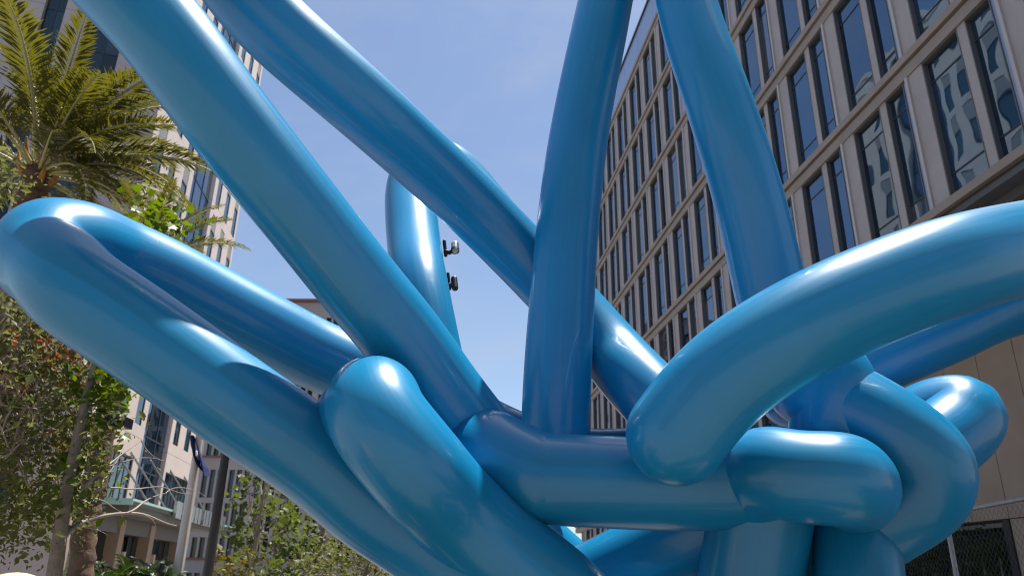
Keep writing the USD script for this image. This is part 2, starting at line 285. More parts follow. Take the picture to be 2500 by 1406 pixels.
def left_building():
    b = thing('court_building', FL.P(45, 0, 0), 'pale beige courthouse block with narrow windows and a glass stair strip behind the palms', 'building')
    Z = lambda q: q * DL + EYE
    sa, se, ztop = 2.43 * DL, 3.655 * DL, Z(2.74)
    cols = [(2.478, 2.556), (2.632, 2.699), (2.786, 2.853), (3.243, 3.311), (3.400, 3.468), (3.563, 3.628)]
    cur = (2.902, 3.15); rev = 3.197
    sill = [0.497 + 0.274 * k for k in range(8)]
    part(b, 'wall_core', FL.box(sa + 0.4, se - 0.05, 0, ztop - 0.3, -1.2, -16), M['reveal'])
    edges = [2.43]
    for c in cols[:3]: edges += list(c)
    left_e = edges + [cur[0]]; right_e = [rev]
    for c in cols[3:]: right_e += list(c)
    right_e += [3.655]
    def strip_walls(e, z0, z1):                          # solid wall between the window columns
        for j in range(0, len(e), 2):
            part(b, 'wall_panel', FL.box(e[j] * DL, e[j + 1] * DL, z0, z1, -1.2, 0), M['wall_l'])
    for k, s in enumerate(sill):
        z0, z1, z2, z3 = Z(s), Z(s + 0.150), Z(s + 0.224), Z(s + 0.274) if k < 7 else ztop
        for e, lo, hi in ((left_e, 2.43, cur[0]), (right_e, rev, 3.655)):
            strip_walls(e, z0, z2)
            for j in range(0, 3):                        # the solid band, in panels with open joints
                m = [lo, lo + (hi - lo) / 2, hi]
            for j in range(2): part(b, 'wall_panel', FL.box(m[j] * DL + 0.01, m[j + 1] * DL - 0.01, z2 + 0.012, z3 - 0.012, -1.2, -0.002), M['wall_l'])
        for c in cols:
            w = node(b, 'window')
            part(w, 'frame', join([FL.box(c[1] * DL - 0.07, c[1] * DL - 0.001, z0, z1, -0.5, -0.012), FL.box(c[0] * DL + 0.001, c[1] * DL - 0.071, z1 - 0.10, z1, -0.5, -0.012)]), M['frame'])
            part(w, 'pane', FL.box(c[0] * DL + 0.001, c[1] * DL - 0.071, z0, z1 - 0.101, -0.5, -0.05), M['glass_teal'])
            part(b, 'infill_panel', FL.box(c[0] * DL + 0.001, c[1] * DL - 0.001, z1 + 0.002, z2 - 0.03, -0.5, -0.025), M['infill'])
    # glass stair strip
    m0, m1 = cur[0] * DL + 0.001, rev * DL - 0.001
    zs = [Z(0.255)]
    for s in [0.223] + sill: zs += [Z(s - 0.018) if s > 0.3 else None, Z(s + 0.134)]
    zs = sorted(z for z in zs if z) + [ztop - 0.6]
    ms = [m0, m0 + (m1 - m0) * 0.28, m0 + (m1 - m0) * 0.63, m1]
    cw = node(b, 'stair_window')
    for z0, z1 in zip(zs[:-1], zs[1:]):
        for a0, a1 in zip(ms[:-1], ms[1:]): part(cw, 'pane', FL.box(a0 + 0.05, a1 - 0.05, z0 + 0.05, z1 - 0.05, -1.0, -0.27), M['glass'])
    bars = [FL.box(a - 0.045, a + 0.045, zs[0], zs[-1], -1.0, -0.235) for a in ms[1:3]] + [FL.box(m0, m1, z - 0.045, z + 0.045, -1.0, -0.24) for z in zs]
    part(cw, 'mullion', join(bars), M['frame'])
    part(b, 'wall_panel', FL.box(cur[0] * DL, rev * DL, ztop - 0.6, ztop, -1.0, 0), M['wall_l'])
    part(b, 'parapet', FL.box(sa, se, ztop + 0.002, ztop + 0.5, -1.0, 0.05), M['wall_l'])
    # first floor over the canopy: wide windows, a solid band above
    zb0, zb1, zb2 = Z(0.383), Z(0.455), Z(0.497)
    for lo, hi in ((2.43, cur[0]), (rev, 3.655)):
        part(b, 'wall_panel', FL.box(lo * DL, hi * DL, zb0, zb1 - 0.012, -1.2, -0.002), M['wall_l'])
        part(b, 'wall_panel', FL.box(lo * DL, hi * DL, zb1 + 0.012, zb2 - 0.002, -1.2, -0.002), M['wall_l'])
    zc = Z(0.205)
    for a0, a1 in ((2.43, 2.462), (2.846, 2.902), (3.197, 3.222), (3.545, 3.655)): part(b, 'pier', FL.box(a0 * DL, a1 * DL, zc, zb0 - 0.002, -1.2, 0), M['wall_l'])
    for a0, a1 in ((2.462, 2.846), (3.222, 3.545)):
        w = node(b, 'wide_window'); n = 7; q = np.linspace(a0 * DL + 0.02, a1 * DL - 0.02, n + 1)
        for j in range(n): part(w, 'pane', FL.box(q[j] + 0.03, q[j + 1] - 0.03, zc, zb0 - 0.1, -1.0, -0.10), M['glass_teal'])
        part(w, 'mullion', join([FL.box(x - 0.028, x + 0.028, zc, zb0 - 0.1, -1.0, -0.07) for x in q] + [FL.box(q[0], q[-1], zb0 - 0.098, zb0 - 0.004, -1.0, -0.02)]), M['frame'])
    # entrance floor under the canopy
    part(b, 'fascia', FL.box(sa, se, Z(0.13), zc - 0.003, -1.2, -0.02), M['reveal'])
    for a0, a1 in ((2.43, 2.462), (2.838, 2.884), (3.158, 3.21), (3.56, 3.655)): part(b, 'entrance_pier', FL.box(a0 * DL, a1 * DL, 0, Z(0.175), -1.2, 0.06), M['wall_tan'])
    for a0, a1 in ((2.462, 2.838), (2.884, 3.158), (3.21, 3.56)):
        w = node(b, 'entrance_window'); q = np.linspace(a0 * DL, a1 * DL, 6)
        for j in range(5): part(w, 'pane', FL.box(q[j] + 0.03, q[j + 1] - 0.03, 0.05, Z(0.128), -1.3, -0.6), M['glass_dark'])
        part(w, 'mullion', join([FL.box(x - 0.028, x + 0.028, 0.05, Z(0.128), -1.3, -0.55) for x in q[1:-1]] + [FL.box(q[0], q[-1], 2.4, 2.48, -1.3, -0.552)]), M['frame'])
    for a in (2.897, 3.222): part(b, 'wall_lamp', FL.box(a * DL - 0.1, a * DL + 0.1, 1.95, 2.75, 0.0, 0.22), M['lens'])
    # shaded flank, turned towards the camera
    az2 = math.radians(250); u2 = np.array([math.sin(az2), math.cos(az2), 0]); n2 = np.array([-u2[1], u2[0], 0])
    C0 = FL.P(sa, 0, 0)
    if n2 @ (CAM - C0) < 0: n2 = -n2
    F2 = Face(C0, u2, n2)
    g0, g1 = F2.hit(285, 150)[0], F2.hit(228, 45)[0]; w0, w1 = F2.hit(158, 30)[0], F2.hit(105, 30)[0]
    joints = [F2.hit(300, 297)[1], F2.hit(150, 77)[1]]
    hz = 4.38 / 2; rows = [0.0] + [joints[0] + hz * k for k in range(-9, 12) if 0.8 < joints[0] + hz * k < ztop - 0.8] + [ztop]
    xs = [0.003, g0 * 0.5, g0]
    def flank(a0, a1):
        n = max(1, int(round((a1 - a0) / 3.4))); q = np.linspace(a0, a1, n + 1)
        for z0, z1 in zip(rows[:-1], rows[1:]):
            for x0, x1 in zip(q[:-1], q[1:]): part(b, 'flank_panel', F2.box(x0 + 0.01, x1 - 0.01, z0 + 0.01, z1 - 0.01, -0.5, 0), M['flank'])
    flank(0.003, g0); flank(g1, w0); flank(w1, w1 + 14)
    part(b, 'flank_core', F2.box(0.5, w1 + 13.9, 0, ztop - 0.4, -9, -0.62), M['reveal'])
    for (a0, a1) in ((g0, g1), (w0, w1)):
        w = node(b, 'flank_glazing'); q = np.linspace(a0, a1, 3)
        for z0, z1 in zip(rows[:-1], rows[1:]):
            for x0, x1 in zip(q[:-1], q[1:]): part(w, 'pane', F2.box(x0 + 0.05, x1 - 0.05, z0 + 0.05, z1 - 0.05, -0.6, -0.35), M['glass_dark'])
        part(w, 'mullion', join([F2.box(q[1] - 0.048, q[1] + 0.048, 0, ztop, -0.6, -0.32)] + [F2.box(a0, a1, z - 0.048, z + 0.048, -0.6, -0.325) for z in rows[1:-1]]), M['frame'])
    # canopy
    zcan = 5.1; c = thing('entrance_canopy', FL.P(53, zcan, 0.9), 'mint edged flat entrance canopy hung on rods from the courthouse', 'canopy')
    c0, c1 = 2.61 * DL, 65.2
    part(c, 'deck', FL.box(c0, c1, zcan - 0.20, zcan - 0.003, 0.065, 1.62), M['canopy'])
    part(c, 'glass_edge', join([FL.box(c0 - 0.05, c0 - 0.003, zcan - 0.22, zcan + 0.10, 0.065, 1.70), FL.box(c0, c1, zcan - 0.02, zcan + 0.10, 1.625, 1.70)]), M['mint'])
    part(c, 'fascia', FL.box(c0 + 0.3, c1 - 0.3, zcan - 0.62, zcan - 0.203, 0.3, 1.45), M['canopy'])
    for a in (2.62, 2.808, 3.03, 3.268, 3.47):
        p0, p1 = FL.P(a * DL, Z(0.40), -0.05), FL.P(a * DL + 2.6, zcan + 0.05, 1.6)
        part(c, 'rod', sweep([p0, p1], 0.055, 8, 1.0), M['galv'], True)
    s = thing('metal_sign', FL.P(51, zcan, 1.9), 'row of upright brushed metal sign plates on the front edge of the entrance canopy', 'sign')
    a, rng = FL_sign_start, np.random.default_rng(5)
    while a < FL_sign_end:
        w = rng.uniform(0.28, 0.75); part(s, 'sign_plate', FL.box(a, a + w, zcan - 0.35, zcan + 0.62, 1.72, 1.72 + rng.uniform(0.08, 0.2)), M['steel']); a += w + rng.uniform(0.18, 0.5)
FL_sign_start, FL_sign_end = 48.6, 61.5
left_building()

def block_behind():                           # unseen block added behind the viewer to cut sky light on shaded faces
    f = Face([-42, -26, 0], [1, 0, 0], [0, 1, 0]); b = thing('plaza_building', (0, -26, 0), 'unseen brown stone office block added behind the viewer to cut sky light', 'office building')
    part(b, 'wall_core', f.box(0, 84, 0, 33, -0.5, -16), M['glass_dark'])
    for k in range(9): part(b, 'floor_band', f.box(0, 84, 3.8 * k, 3.8 * k + 1.5, -0.5, 0.0), M['wall_tan'])
    for j in range(29): part(b, 'pier', f.box(3 * j - 0.45, 3 * j + 0.45, 0, 33, -0.5, 0.06), M['wall_tan'])
block_behind()
def far_building():
    p0 = at_depth(480, 1400, 92); org = np.array([p0[0] - 10, p0[1] - 0.5, 0]); u = np.array([math.cos(math.radians(2)), -math.sin(math.radians(2)), 0])
    f = Face(org, u, np.array([u[1], -u[0], 0]))
    if f.out[1] > 0: f.out = -f.out
    W = at_depth(985, 900, 92)[0] - org[0]; H = f.hit(735, 731)[1]
    b = thing('apartment_block', f.P(W / 2, 0, 0), 'distant grey apartment block with rust coloured trim at the end of the street', 'apartment block')
    part(b, 'wall_core', f.box(0, W, 0, H - 0.5, -0.8, -14), M['reveal'])
    part(b, 'coping', f.box(-0.2, W + 0.2, H - 0.35, H, -1, 0.3), M['rust'])
    fl = 3.55; n = int(H // fl); base = H - 0.353 - 1.9
    nb = 10; bw = W / nb
    part(b, 'wall_band', f.box(0, W, base, H - 0.353, -0.8, 0), M['far'])
    for k in range(9):
        z1 = base - fl * k; z0 = z1 - fl
        if z1 < 1: break
        z0 = max(z0, 0)
        part(b, 'wall_band', f.box(0, W, z0, z0 + (1.3 if k % 3 == 1 else 0.55), -0.8, 0), M['far'])
        if k % 3 == 1: part(b, 'trim', f.box(0, W, z0 + 1.302, z0 + 1.5, -0.5, 0.12), M['rust'])
        for j in range(nb):
            a = j * bw
            for (x0, x1) in ((0, 0.12), (0.32, 0.40), (0.60, 0.68), (0.88, 1.0)): part(b, 'pier', f.box(a + x0 * bw, a + x1 * bw, z0 + (1.303 if k % 3 == 1 else 0.552), z1 - 0.002, -0.8, -0.02), M['far'])
            for (x0, x1) in ((0.12, 0.32), (0.40, 0.60), (0.68, 0.88)): part(b, 'window', f.box(a + x0 * bw + 0.01, a + x1 * bw - 0.01, z0 + (1.303 if k % 3 == 1 else 0.552), z1 - 0.002, -0.8, -0.3), M['glass_dark'])
far_building()

# ------------------------------------------------------------------ the sculpture: tubes traced as pairs of edge points, each pair giving a distance
R = 0.30
def e(x1, y1, x2, y2, f=1.0):
    a, b = ray(x1, y1), ray(x2, y2); a /= np.linalg.norm(a); b /= np.linalg.norm(b)
    h = math.acos(np.clip(a @ b, -1, 1)) / 2; m = a + b; m /= np.linalg.norm(m)
    return CAM + m * (R / math.sin(h)) * f
def c(x, y, r):                                # centre and apparent radius in pixels
    q = ray(x, y); ct = 1 / np.linalg.norm(q); q = q * ct
    return CAM + q * (R * F / r) / ct ** 1.5
TUBES = {}
TUBES['A'] = [c(240, -440, 116), c(165, -320, 119), c(205, -150, 120), e(299, 137, 484, -2), e(433, 319, 616, 182), e(585, 503, 758, 373), e(700, 637, 864, 514), e(819, 787, 977, 659), e(893, 871, 1052, 743), e(1011, 1038, 1167, 912), e(1079, 1122, 1235, 996), c(1235, 1160, 99)]
TUBES['B'] = [c(240, -440, 116), c(370, -390, 110), c(480, -190, 104), c(615, 10, 98), e(830, 82, 705, 224), e(940, 185, 822, 319), e(1043, 287, 933, 411), e(1166, 406, 1058, 518), e(1304, 548, 1199, 654), c(1390, 745, 76), e(1541, 800, 1431, 905), e(1627, 881, 1502, 1001), c(1680, 1055, 92)]
TUBES['C'] = [c(1600, -330, 64), c(1545, -190, 65), c(1493, -60, 67), e(1390, 88, 1527, 112), e(1350, 280, 1490, 300), e(1325, 420, 1474, 438), e(1308, 560, 1461, 572), e(1296, 700, 1453, 706), e(1280, 851, 1449, 853), e(1272, 1006, 1443, 1008), c(1356, 1130, 87)]
TUBES['D'] = [c(1600, -330, 64), c(1640, -190, 68), c(1660, -60, 73), e(1624, 115, 1772, 60), e(1669, 259, 1830, 206), e(1709, 388, 1876, 337), e(1749, 528, 1921, 482), e(1788, 700, 1963, 660), c(1910, 830, 92), c(1945, 960, 95)]
TUBES['S'] = [e(800, 1340, 975, 1395, 1.0) * 0 + c(1000, 950, 84), e(820, 793, 734, 943), e(700, 730, 611, 885), e(560, 655, 468, 815), e(420, 580, 330, 750), e(320, 536, 228, 712), c(185, 590, 112), c(112, 588, 116), c(100, 632, 120), e(49, 738, 212, 563), e(108, 804, 248, 603), e(242, 895, 381, 696), e(366, 981, 504, 782), e(537, 1102, 673, 906), e(700, 1212, 835, 1018), e(844, 1330, 978, 1137), e(960, 1406, 1094, 1213), c(1180, 1430, 120), c(1330, 1560, 122)]
TUBES['F'] = [c(3050, 560, 110), c(2700, 560, 115), e(2300, 524, 2378, 763), e(2140, 579, 2229, 818), e(1996, 635, 2105, 871), e(1840, 710, 1981, 942), e(1736, 774, 1899, 991), e(1656, 849, 1855, 1019), e(1571, 961, 1803, 1059), c(1650, 1062, 124)]
TUBES['G'] = [c(3050, 560, 110), c(2900, 655, 96), c(2463, 738, 86), c(2316, 807, 85), c(2184, 860, 84), c(2068, 915, 84)]
TUBES['H'] = [c(1880, 900, 102), c(1975, 885, 107), c(2034, 945, 111), c(2036, 1040, 112), c(2020, 1220, 108)]
def far(x, y, d): q = ray(x, y); return CAM + q / np.linalg.norm(q) * d
TUBES['J'] = [c(1800, 1260, 101), c(1845, 1180, 108), c(1868, 1146, 112), c(1960, 1164, 117), c(2058, 1168, 122), far(2082, 1188, 5.75), far(2082, 1200, 6.3)]
TUBES['M'] = [far(1990, 1185, 6.6), far(2070, 1235, 6.05), c(2094, 1300, 112), c(2096, 1360, 116), c(2096, 1440, 117), c(2096, 1700, 120)]
TUBES['E'] = [c(1312, 1166, 111), c(1420, 1172, 113), c(1600, 1180, 115), c(1760, 1182, 116), c(1895, 1150, 115)]
TUBES['E1'] = [c(1180, 1300, 97), c(1165, 1160, 102), c(1180, 1098, 106), c(1240, 1130, 109), c(1312, 1166, 111)]
TUBES['Q'] = [c(830, 1120, 104), c(880, 1020, 112), c(915, 995, 118), e(797, 1016, 1020, 945), e(813, 1093, 1035, 966), e(858, 1151, 1041, 975), e(922, 1228, 1096, 1041), e(1012, 1319, 1176, 1143), e(1109, 1406, 1271, 1232), c(1360, 1450, 120), c(1600, 1700, 125)]
TUBES['T'] = [c(1085, 980, 70), c(1056, 850, 69), e(952, 690, 1093, 670), e(946, 620, 1079, 610), e(941, 546, 1070, 545), e(939, 478, 1063, 482), c(1012, 420, 60), c(1045, 385, 60), c(1085, 392, 60), c(1118, 425, 60), c(1165, 482, 61), c(1270, 610, 62), c(1390, 750, 64), c(1520, 900, 68)]
TUBES['L'] = [c(1980, 945, 108), c(2070, 993, 112), c(2145, 1036, 116), c(2218, 1088, 119), c(2268, 1150, 119), c(2246, 1203, 120), c(2193, 1238, 119), c(2131, 1277, 117), c(2030, 1345, 113), c(1880, 1450, 108), c(1760, 1530, 106)]
TUBES['N'] = [c(2150, 1075, 92), c(2240, 1035, 94), c(2315, 1004, 96), c(2361, 1004, 98), c(2342, 1040, 100), c(2280, 1092, 102), c(2200, 1170, 103)]
TUBES['O'] = [c(1868, 1190, 128), c(1852, 1290, 131), c(1836, 1360, 132), c(1826, 1440, 134), c(1810, 1760, 140)]
TUBES['W'] = [c(1130, 1020, 80), c(1260, 1088, 82), c(1380, 1125, 84), c(1480, 1133, 85), c(1620, 1120, 86)]
TUBES['P'] = [c(1230, 1530, 95), c(1380, 1455, 99), c(1530, 1385, 103), c(1700, 1300, 106), c(1800, 1250, 108)]
TUBES['V'] = [c(1230, 1240, 70), c(1330, 1330, 70), c(1420, 1410, 70), c(1560, 1540, 72)]
FACT = {'T': [.88, .90, .94, .98, 1.03, 1.09, 1.14, 1.16, 1.16, 1.15, 1.13, 1.09, 1.05, 1.02], 'J': [.93] * 5 + [.96, 1.0], 'O': [1.13] * 5, 'M': [.98, .94, .90, .89, .89, .89],
        'arch1': [1.0, 0.98, 0.96, 0.94, 0.925, 0.918, 0.918, 0.93, 0.95, 0.975, 1.0, 1.0] + [1.0] * 12,
        'arch2': [1.0, 1.0, 0.985, 0.97, 0.955, 0.945, 0.92, 0.90, 0.88, 0.86, 0.86, 0.86, 0.87, 0.89, 0.91, 0.93, 0.95, 0.98, 1.0, 1.0]}
def path(P, ds=0.55, ls=0.16, fact=None):                 # dense smooth centre line: distance smoothed over ds metres, direction over ls
    P = np.array(P); D = np.linalg.norm(P - CAM, axis=1); U = (P - CAM) / D[:, None]
    L = np.r_[0, np.cumsum(np.linalg.norm(np.diff(P, axis=0), axis=1))]; n = int(L[-1] / 0.04) + 4; t = np.linspace(0, L[-1], n); h = t[1]
    Ud = PchipInterpolator(L, U)(t); Dd = PchipInterpolator(L, D)(t)
    def sm(x, s):                                # ends stay put: extend by point reflection
        k = int(4 * s / h) + 2; k = min(k, n - 1); e0 = 2 * x[0] - x[k:0:-1]; e1 = 2 * x[-1] - x[-2:-k - 2:-1]
        return gaussian_filter1d(np.concatenate([e0, x, e1]), s / h, axis=0)[k:-k]
    Ud = sm(Ud, ls); Ud /= np.linalg.norm(Ud, axis=1, keepdims=True); fc = np.ones(n) if fact is None else sm(PchipInterpolator(L, fact)(t), ds); return CAM + Ud * (sm(Dd, ds) * fc)[:, None], R * fc
sc = thing('tube_sculpture', (0.6, 5.0, 0), 'huge glossy sky blue sculpture of thick looping tubes in the middle of the plaza', 'sculpture')
PATHS = {}
for k in ('A', 'B'): TUBES[k] = TUBES[k]
arch1 = TUBES['A'][::-1][:-1] + [TUBES['A'][0]] + TUBES['B'][1:]
arch2 = TUBES['C'][::-1][:-1] + [TUBES['C'][0]] + TUBES['D'][1:]
arm = TUBES['F'][::-1][:-1] + [TUBES['F'][0]] + TUBES['G'][1:]
for name, P in (('arch1', arch1), ('arch2', arch2), ('arm', arm)) + tuple((k, TUBES[k]) for k in 'S H J M E E1 Q T L N O P V W'.split()):
    PATHS[name], rad = path(P, *((0.25, 0.08) if name in ('J', 'Q', 'E1', 'N', 'L', 'S', 'H') else (0.8, 0.22)), fact=FACT.get(name)); part(sc, 'tube', sweep(PATHS[name], rad, 56, 0.025, uv=True), M['blue'], True)

# spotlights clipped to the rear tube
def spotlight(x, y, dpt, away, label):
    p = at_depth(x, y, dpt); t = thing('spotlight', p, label, 'spotlight', 'spotlights on the rear tube')
    o = lambda dx, dy, dz: p + 0.85 * np.array([dx, dy, dz])
    part(t, 'bracket', sweep([o(-0.03, 0, 0.11), o(0.0, 0, -0.10)], 0.022, 8, 0.1), M['black'], 30)
    part(t, 'joint', sweep([o(0.0, 0, -0.05), o(0.05, 0, -0.055)], 0.03, 12, 0.02), M['black'], 30)
    part(t, 'arm', sweep([o(0.04, 0, -0.05), o(0.09, -0.01, -0.03)], 0.012, 8, 0.05), M['black'], 30)
    if away:
        part(t, 'lamp_head', sweep([o(0.055, 0.02, 0.05), o(0.075, -0.01, -0.09)], 0.038, 16, 0.05), M['black'], 30)
    else:
        h = part(t, 'lamp_head', sweep([o(0.118, 0.02, 0.075), o(0.125, -0.01, -0.015)], 0.045, 20, 0.03), M['steel'], 30)
        part(t, 'lamp_rim', sweep([o(0.125, -0.012, -0.012), o(0.128, -0.025, -0.05)], 0.05, 20, 0.03, cap=False), M['black'], 30)
        part(t, 'lens', trimesh.creation.icosphere(2, 0.042).apply_translation(o(0.128, -0.022, -0.025)), M['lens'], True)
_T = PATHS['T']; _dT = np.linalg.norm((_T - CAM)[:, :2], axis=1)[int(len(_T) * 0.33)]
spotlight(1089, 607, _dT, False, 'upper steel spotlight clipped to the rear blue tube')
spotlight(1098, 688, _dT, True, 'lower black spotlight clipped to the rear blue tube')

# ------------------------------------------------------------------ vegetation
def frond(base, az, el, length, droop, rng, n=46, width=0.42, leaf=0.018, twist=0.5, dry=0.0):
    t = np.linspace(0, 1, 26); ang = el - droop * t ** 1.4; h = np.array([math.sin(az), math.cos(az), 0])
    step = length / 25; P = base + np.cumsum(np.c_[np.outer(np.cos(ang) * step, h)[:, :2], np.sin(ang) * step], axis=0)
    rib = sweep(P, np.linspace(0.035, 0.006, 26) * length / 3, 6, length / 24, cap=False)
    T = np.gradient(P, axis=0); T /= np.linalg.norm(T, axis=1, keepdims=True); side = np.cross(h, [0, 0, 1.0]); 
    k = np.linspace(0.16, 0.995, n); ii = k * 25; C = np.c_[[np.interp(ii, np.arange(26), P[:, j]) for j in range(3)]].T; TT = np.c_[[np.interp(ii, np.arange(26), T[:, j]) for j in range(3)]].T
    ln = width * length / 3 * (0.45 + 0.9 * np.sin(np.pi * np.clip(k, 0, 1) ** 0.8)) * rng.uniform(0.85, 1.1, n)
    vs, fs, m = [], [], 0
    for sg in (-1, 1):
        upv = np.cross(TT, side) * -1; upv = np.where(upv[:, 2:3] < 0, -upv, upv)
        d = side * sg * 0.72 + TT * (0.55 + 0.35 * k[:, None]) + upv * rng.uniform(0.05, 0.42, (n, 1)); d += rng.normal(size=(n, 3)) * 0.07; d /= np.linalg.norm(d, axis=1, keepdims=True)
        w = np.cross(d, upv); w /= np.linalg.norm(w, axis=1, keepdims=True); lw = leaf * length / 3 * (0.7 + 0.5 * np.sin(np.pi * k))[:, None]
        mid = C + d * ln[:, None] * 0.45; tip = C + d * ln[:, None] - np.c_[np.zeros((n, 2)), ln * 0.16]
        fold = upv * lw * 0.5
        V = np.stack([C, mid + w * lw + fold, tip, mid - w * lw + fold, mid], 1).reshape(-1, 3); q = np.arange(n)[:, None] * 5 + m
        fs += [q + [0, 1, 4], q + [1, 2, 4], q + [0, 4, 3], q + [4, 2, 3]]; vs.append(V); m += len(V)
    return rib, (np.vstack(vs), np.vstack(fs))
def palm(name, foot, top, length, nf, seed, label, rtrunk, boots=True, via=None, extra=()):
    rng = np.random.default_rng(seed); t = thing(name, foot, label, 'palm tree')
    foot, top = np.array(foot, float), np.array(top, float); H = np.linalg.norm(top - foot)
    rings, z = [], np.linspace(0, 1, int(H / 0.09))
    P = foot + np.outer(z, top - foot)
    if via is not None:
        W = np.vstack([[foot], via]); L_ = np.r_[0, np.cumsum(np.linalg.norm(np.diff(W, axis=0), axis=1))]; P = PchipInterpolator(L_, W)(z * L_[-1])
    r = rtrunk * (1.0 + 0.14 * (np.arange(len(z)) % 2) + rng.uniform(-0.03, 0.03, len(z)))
    v, f = sweep(P, r, 18, 0.05, k=1)
    v = v + (np.c_[meshkit.noise(v * 9, 1), meshkit.noise(v * 9, 2), meshkit.noise(v * 9, 3)] - 0.5) * rtrunk * 0.16
    part(t, 'trunk', (v, f), M['bark_palm'], 50)
    if boots:
        for q in range(16):
            a = rng.uniform(0, 2 * math.pi); d = np.array([math.sin(a), math.cos(a), 0]); b0 = top + d * rtrunk * 0.5 + [0, 0, rng.uniform(-0.35, 0.1)]
            part(t, 'boot', sweep([b0, b0 + d * rtrunk * 0.7 + [0, 0, 0.22], b0 + d * rtrunk * 1.1 + [0, 0, 0.55]], [rtrunk * 0.32, rtrunk * 0.22, rtrunk * 0.1], 8, 0.12), M['boot'], 50)
    for q in range(nf + len(extra)):
        g = min(1, q / (nf - 1)); az = q * 2.39996 + rng.uniform(-0.2, 0.2); el = math.radians(80 - 84 * g ** 0.8 + rng.uniform(-7, 7))
        if q >= nf: az, el = math.radians(extra[q - nf][0]), math.radians(extra[q - nf][1]); g = 0.75
        L = length * rng.uniform(0.85, 1.1) * (0.8 + 0.3 * math.sin(math.pi * min(1, g + 0.2)))
        rib, lv = frond(top + np.array([math.sin(az), math.cos(az), 0]) * rtrunk * 0.45 + [0, 0, 0.15 - 0.2 * g], az, el, L, math.radians(rng.uniform(38, 75)) * (0.75 + 0.35 * g), rng, n=64, leaf=0.022)
        fr = part(t, 'frond', lv, M['palm'] if rng.uniform() > 0.06 or g < 0.6 else M['dryleaf']); part(fr, 'rib', rib, M['rachis'], 40)
    return t
_p = at_depth(92, 425, 17.0); palm('date_palm', (at_depth(92, 425, 17.0)[0] * 1.0, at_depth(92, 425, 17)[1], 0), _p, 3.7, 30, 11, 'big date palm with a full arching crown at the upper left', 0.26, extra=((95, 42), (115, 30), (80, 20), (105, 8), (130, 18), (120, 55), (70, 48), (140, 40), (100, -6), (88, 64), (125, 0), (60, 5)))
_pp = [at_depth(x, y, 11.0) for x, y in ((196, 1404), (210, 1265), (235, 1162), (252, 1058), (268, 1000), (310, 830), (360, 640))]
_f = _pp[0].copy(); _f[2] = 0
palm('slim_palm', _f, _pp[-1], 1.2, 22, 5, 'slim palm with a brown ringed trunk standing beside the bare sycamore', 0.135, False, via=_pp)
# floodlights strapped to the slim palm
_q = at_depth(266, 1030, 10.7); fl = thing('floodlight_pair', _q, 'pair of black floodlights strapped round the slim palm trunk', 'floodlight')
part(fl, 'strap', sweep([_q + [-0.2, 0.03, 0.0], _q + [0.2, 0.03, -0.02]], 0.035, 8, 0.1), M['black'], 30)
for sx, dz in ((-0.17, 0.02), (0.17, -0.02)):
    cc = _q + np.array([sx, -0.05, dz]); part(fl, 'lamp_head', box(cc[0] - 0.11, cc[0] + 0.11, cc[1] - 0.12, cc[1] + 0.1, cc[2] - 0.06, cc[2] + 0.06), M['black'])

DIAMOND = (np.array([(0, 0, 0), (0.45, 0.28, 0.06), (1, 0, -0.03), (0.45, -0.28, 0.06)]), np.array([[0, 1, 2], [0, 2, 3]]))
_lob = [(0, 0), (0.10, 0.30), (0.02, 0.52), (0.34, 0.42), (0.48, 0.62), (0.60, 0.34), (1.0, 0.0)]
_lob = _lob + [(x, -y) for x, y in _lob[-2:0:-1]]
LOBED = (np.array([(x, y, 0.10 * abs(y) - 0.06 * x * x) for x, y in _lob] + [(0.4, 0, 0)]), np.array([[i, (i + 1) % len(_lob), len(_lob)] for i in range(len(_lob))])[:, ::-1])
def limbs(t, base, tips, r0, mat_, rng, name='branch', wob=0.12):
    for tip in tips:
        base, tip = np.array(base), np.array(tip); m = (base + tip) / 2 + rng.normal(size=3) * wob * np.linalg.norm(tip - base) * 0.5 + [0, 0, 0.1 * np.linalg.norm(tip - base)]
        part(t, name, sweep([base, m, tip], [r0, r0 * 0.65, r0 * 0.2], 7, 0.15), mat_, 50)
def leaf_cloud(centres, spread, n, size, tmpl, rng, up=0.6):
    C = centres[rng.integers(0, len(centres), n)] + rng.normal(size=(n, 3)) * spread
    return scatter(*tmpl, C, rand_rot(n, rng, up), size * np.clip(rng.lognormal(-0.05, 0.38, n), 0.4, 2.2))

# mixed green and rust coloured tree at the left edge
rng = np.random.default_rng(21); D0 = 9.5
_b = at_depth(-60, 1406, D0); _b[2] = 0
t = thing('rusty_tree', _b, 'dense tree with small green and rust coloured leaves at the left edge', 'tree')
trunk_top = at_depth(-30, 1050, D0)
part(t, 'trunk', sweep([_b, (_b + trunk_top) / 2 + [0.05, 0, 0], trunk_top, at_depth(10, 760, D0), at_depth(30, 560, D0)], [0.15, 0.13, 0.11, 0.07, 0.03], 10, 0.12), M['bark'], 50)
blobs = []
for _ in range(70):
    px, py = rng.uniform(-160, 215), rng.uniform(720, 1290)
    if py > 1180 and px > 150: continue
    blobs.append(at_depth(px, py, D0 + rng.uniform(-0.9, 1.0)))
for px, py in ((15, 450), (30, 1290), (120, 1240), (60, 1250), (180, 1180), (200, 1060), (210, 960), (160, 1000), (100, 1100), (40, 1180)): blobs += [at_depth(px, py, D0 + rng.uniform(-0.4, 0.6))] * 2
blobs = np.array(blobs)
part(t, 'foliage', leaf_cloud(blobs, 0.22, 8500, 0.068, DIAMOND, rng, 0.0), M['leaf_mix'], kind='stuff')
rb = np.array([at_depth(x, y, D0 - 0.5) for x, y in ((160, 850), (190, 880), (130, 900), (170, 920), (200, 905), (110, 870), (90, 800), (150, 1075), (140, 830), (60, 930))])
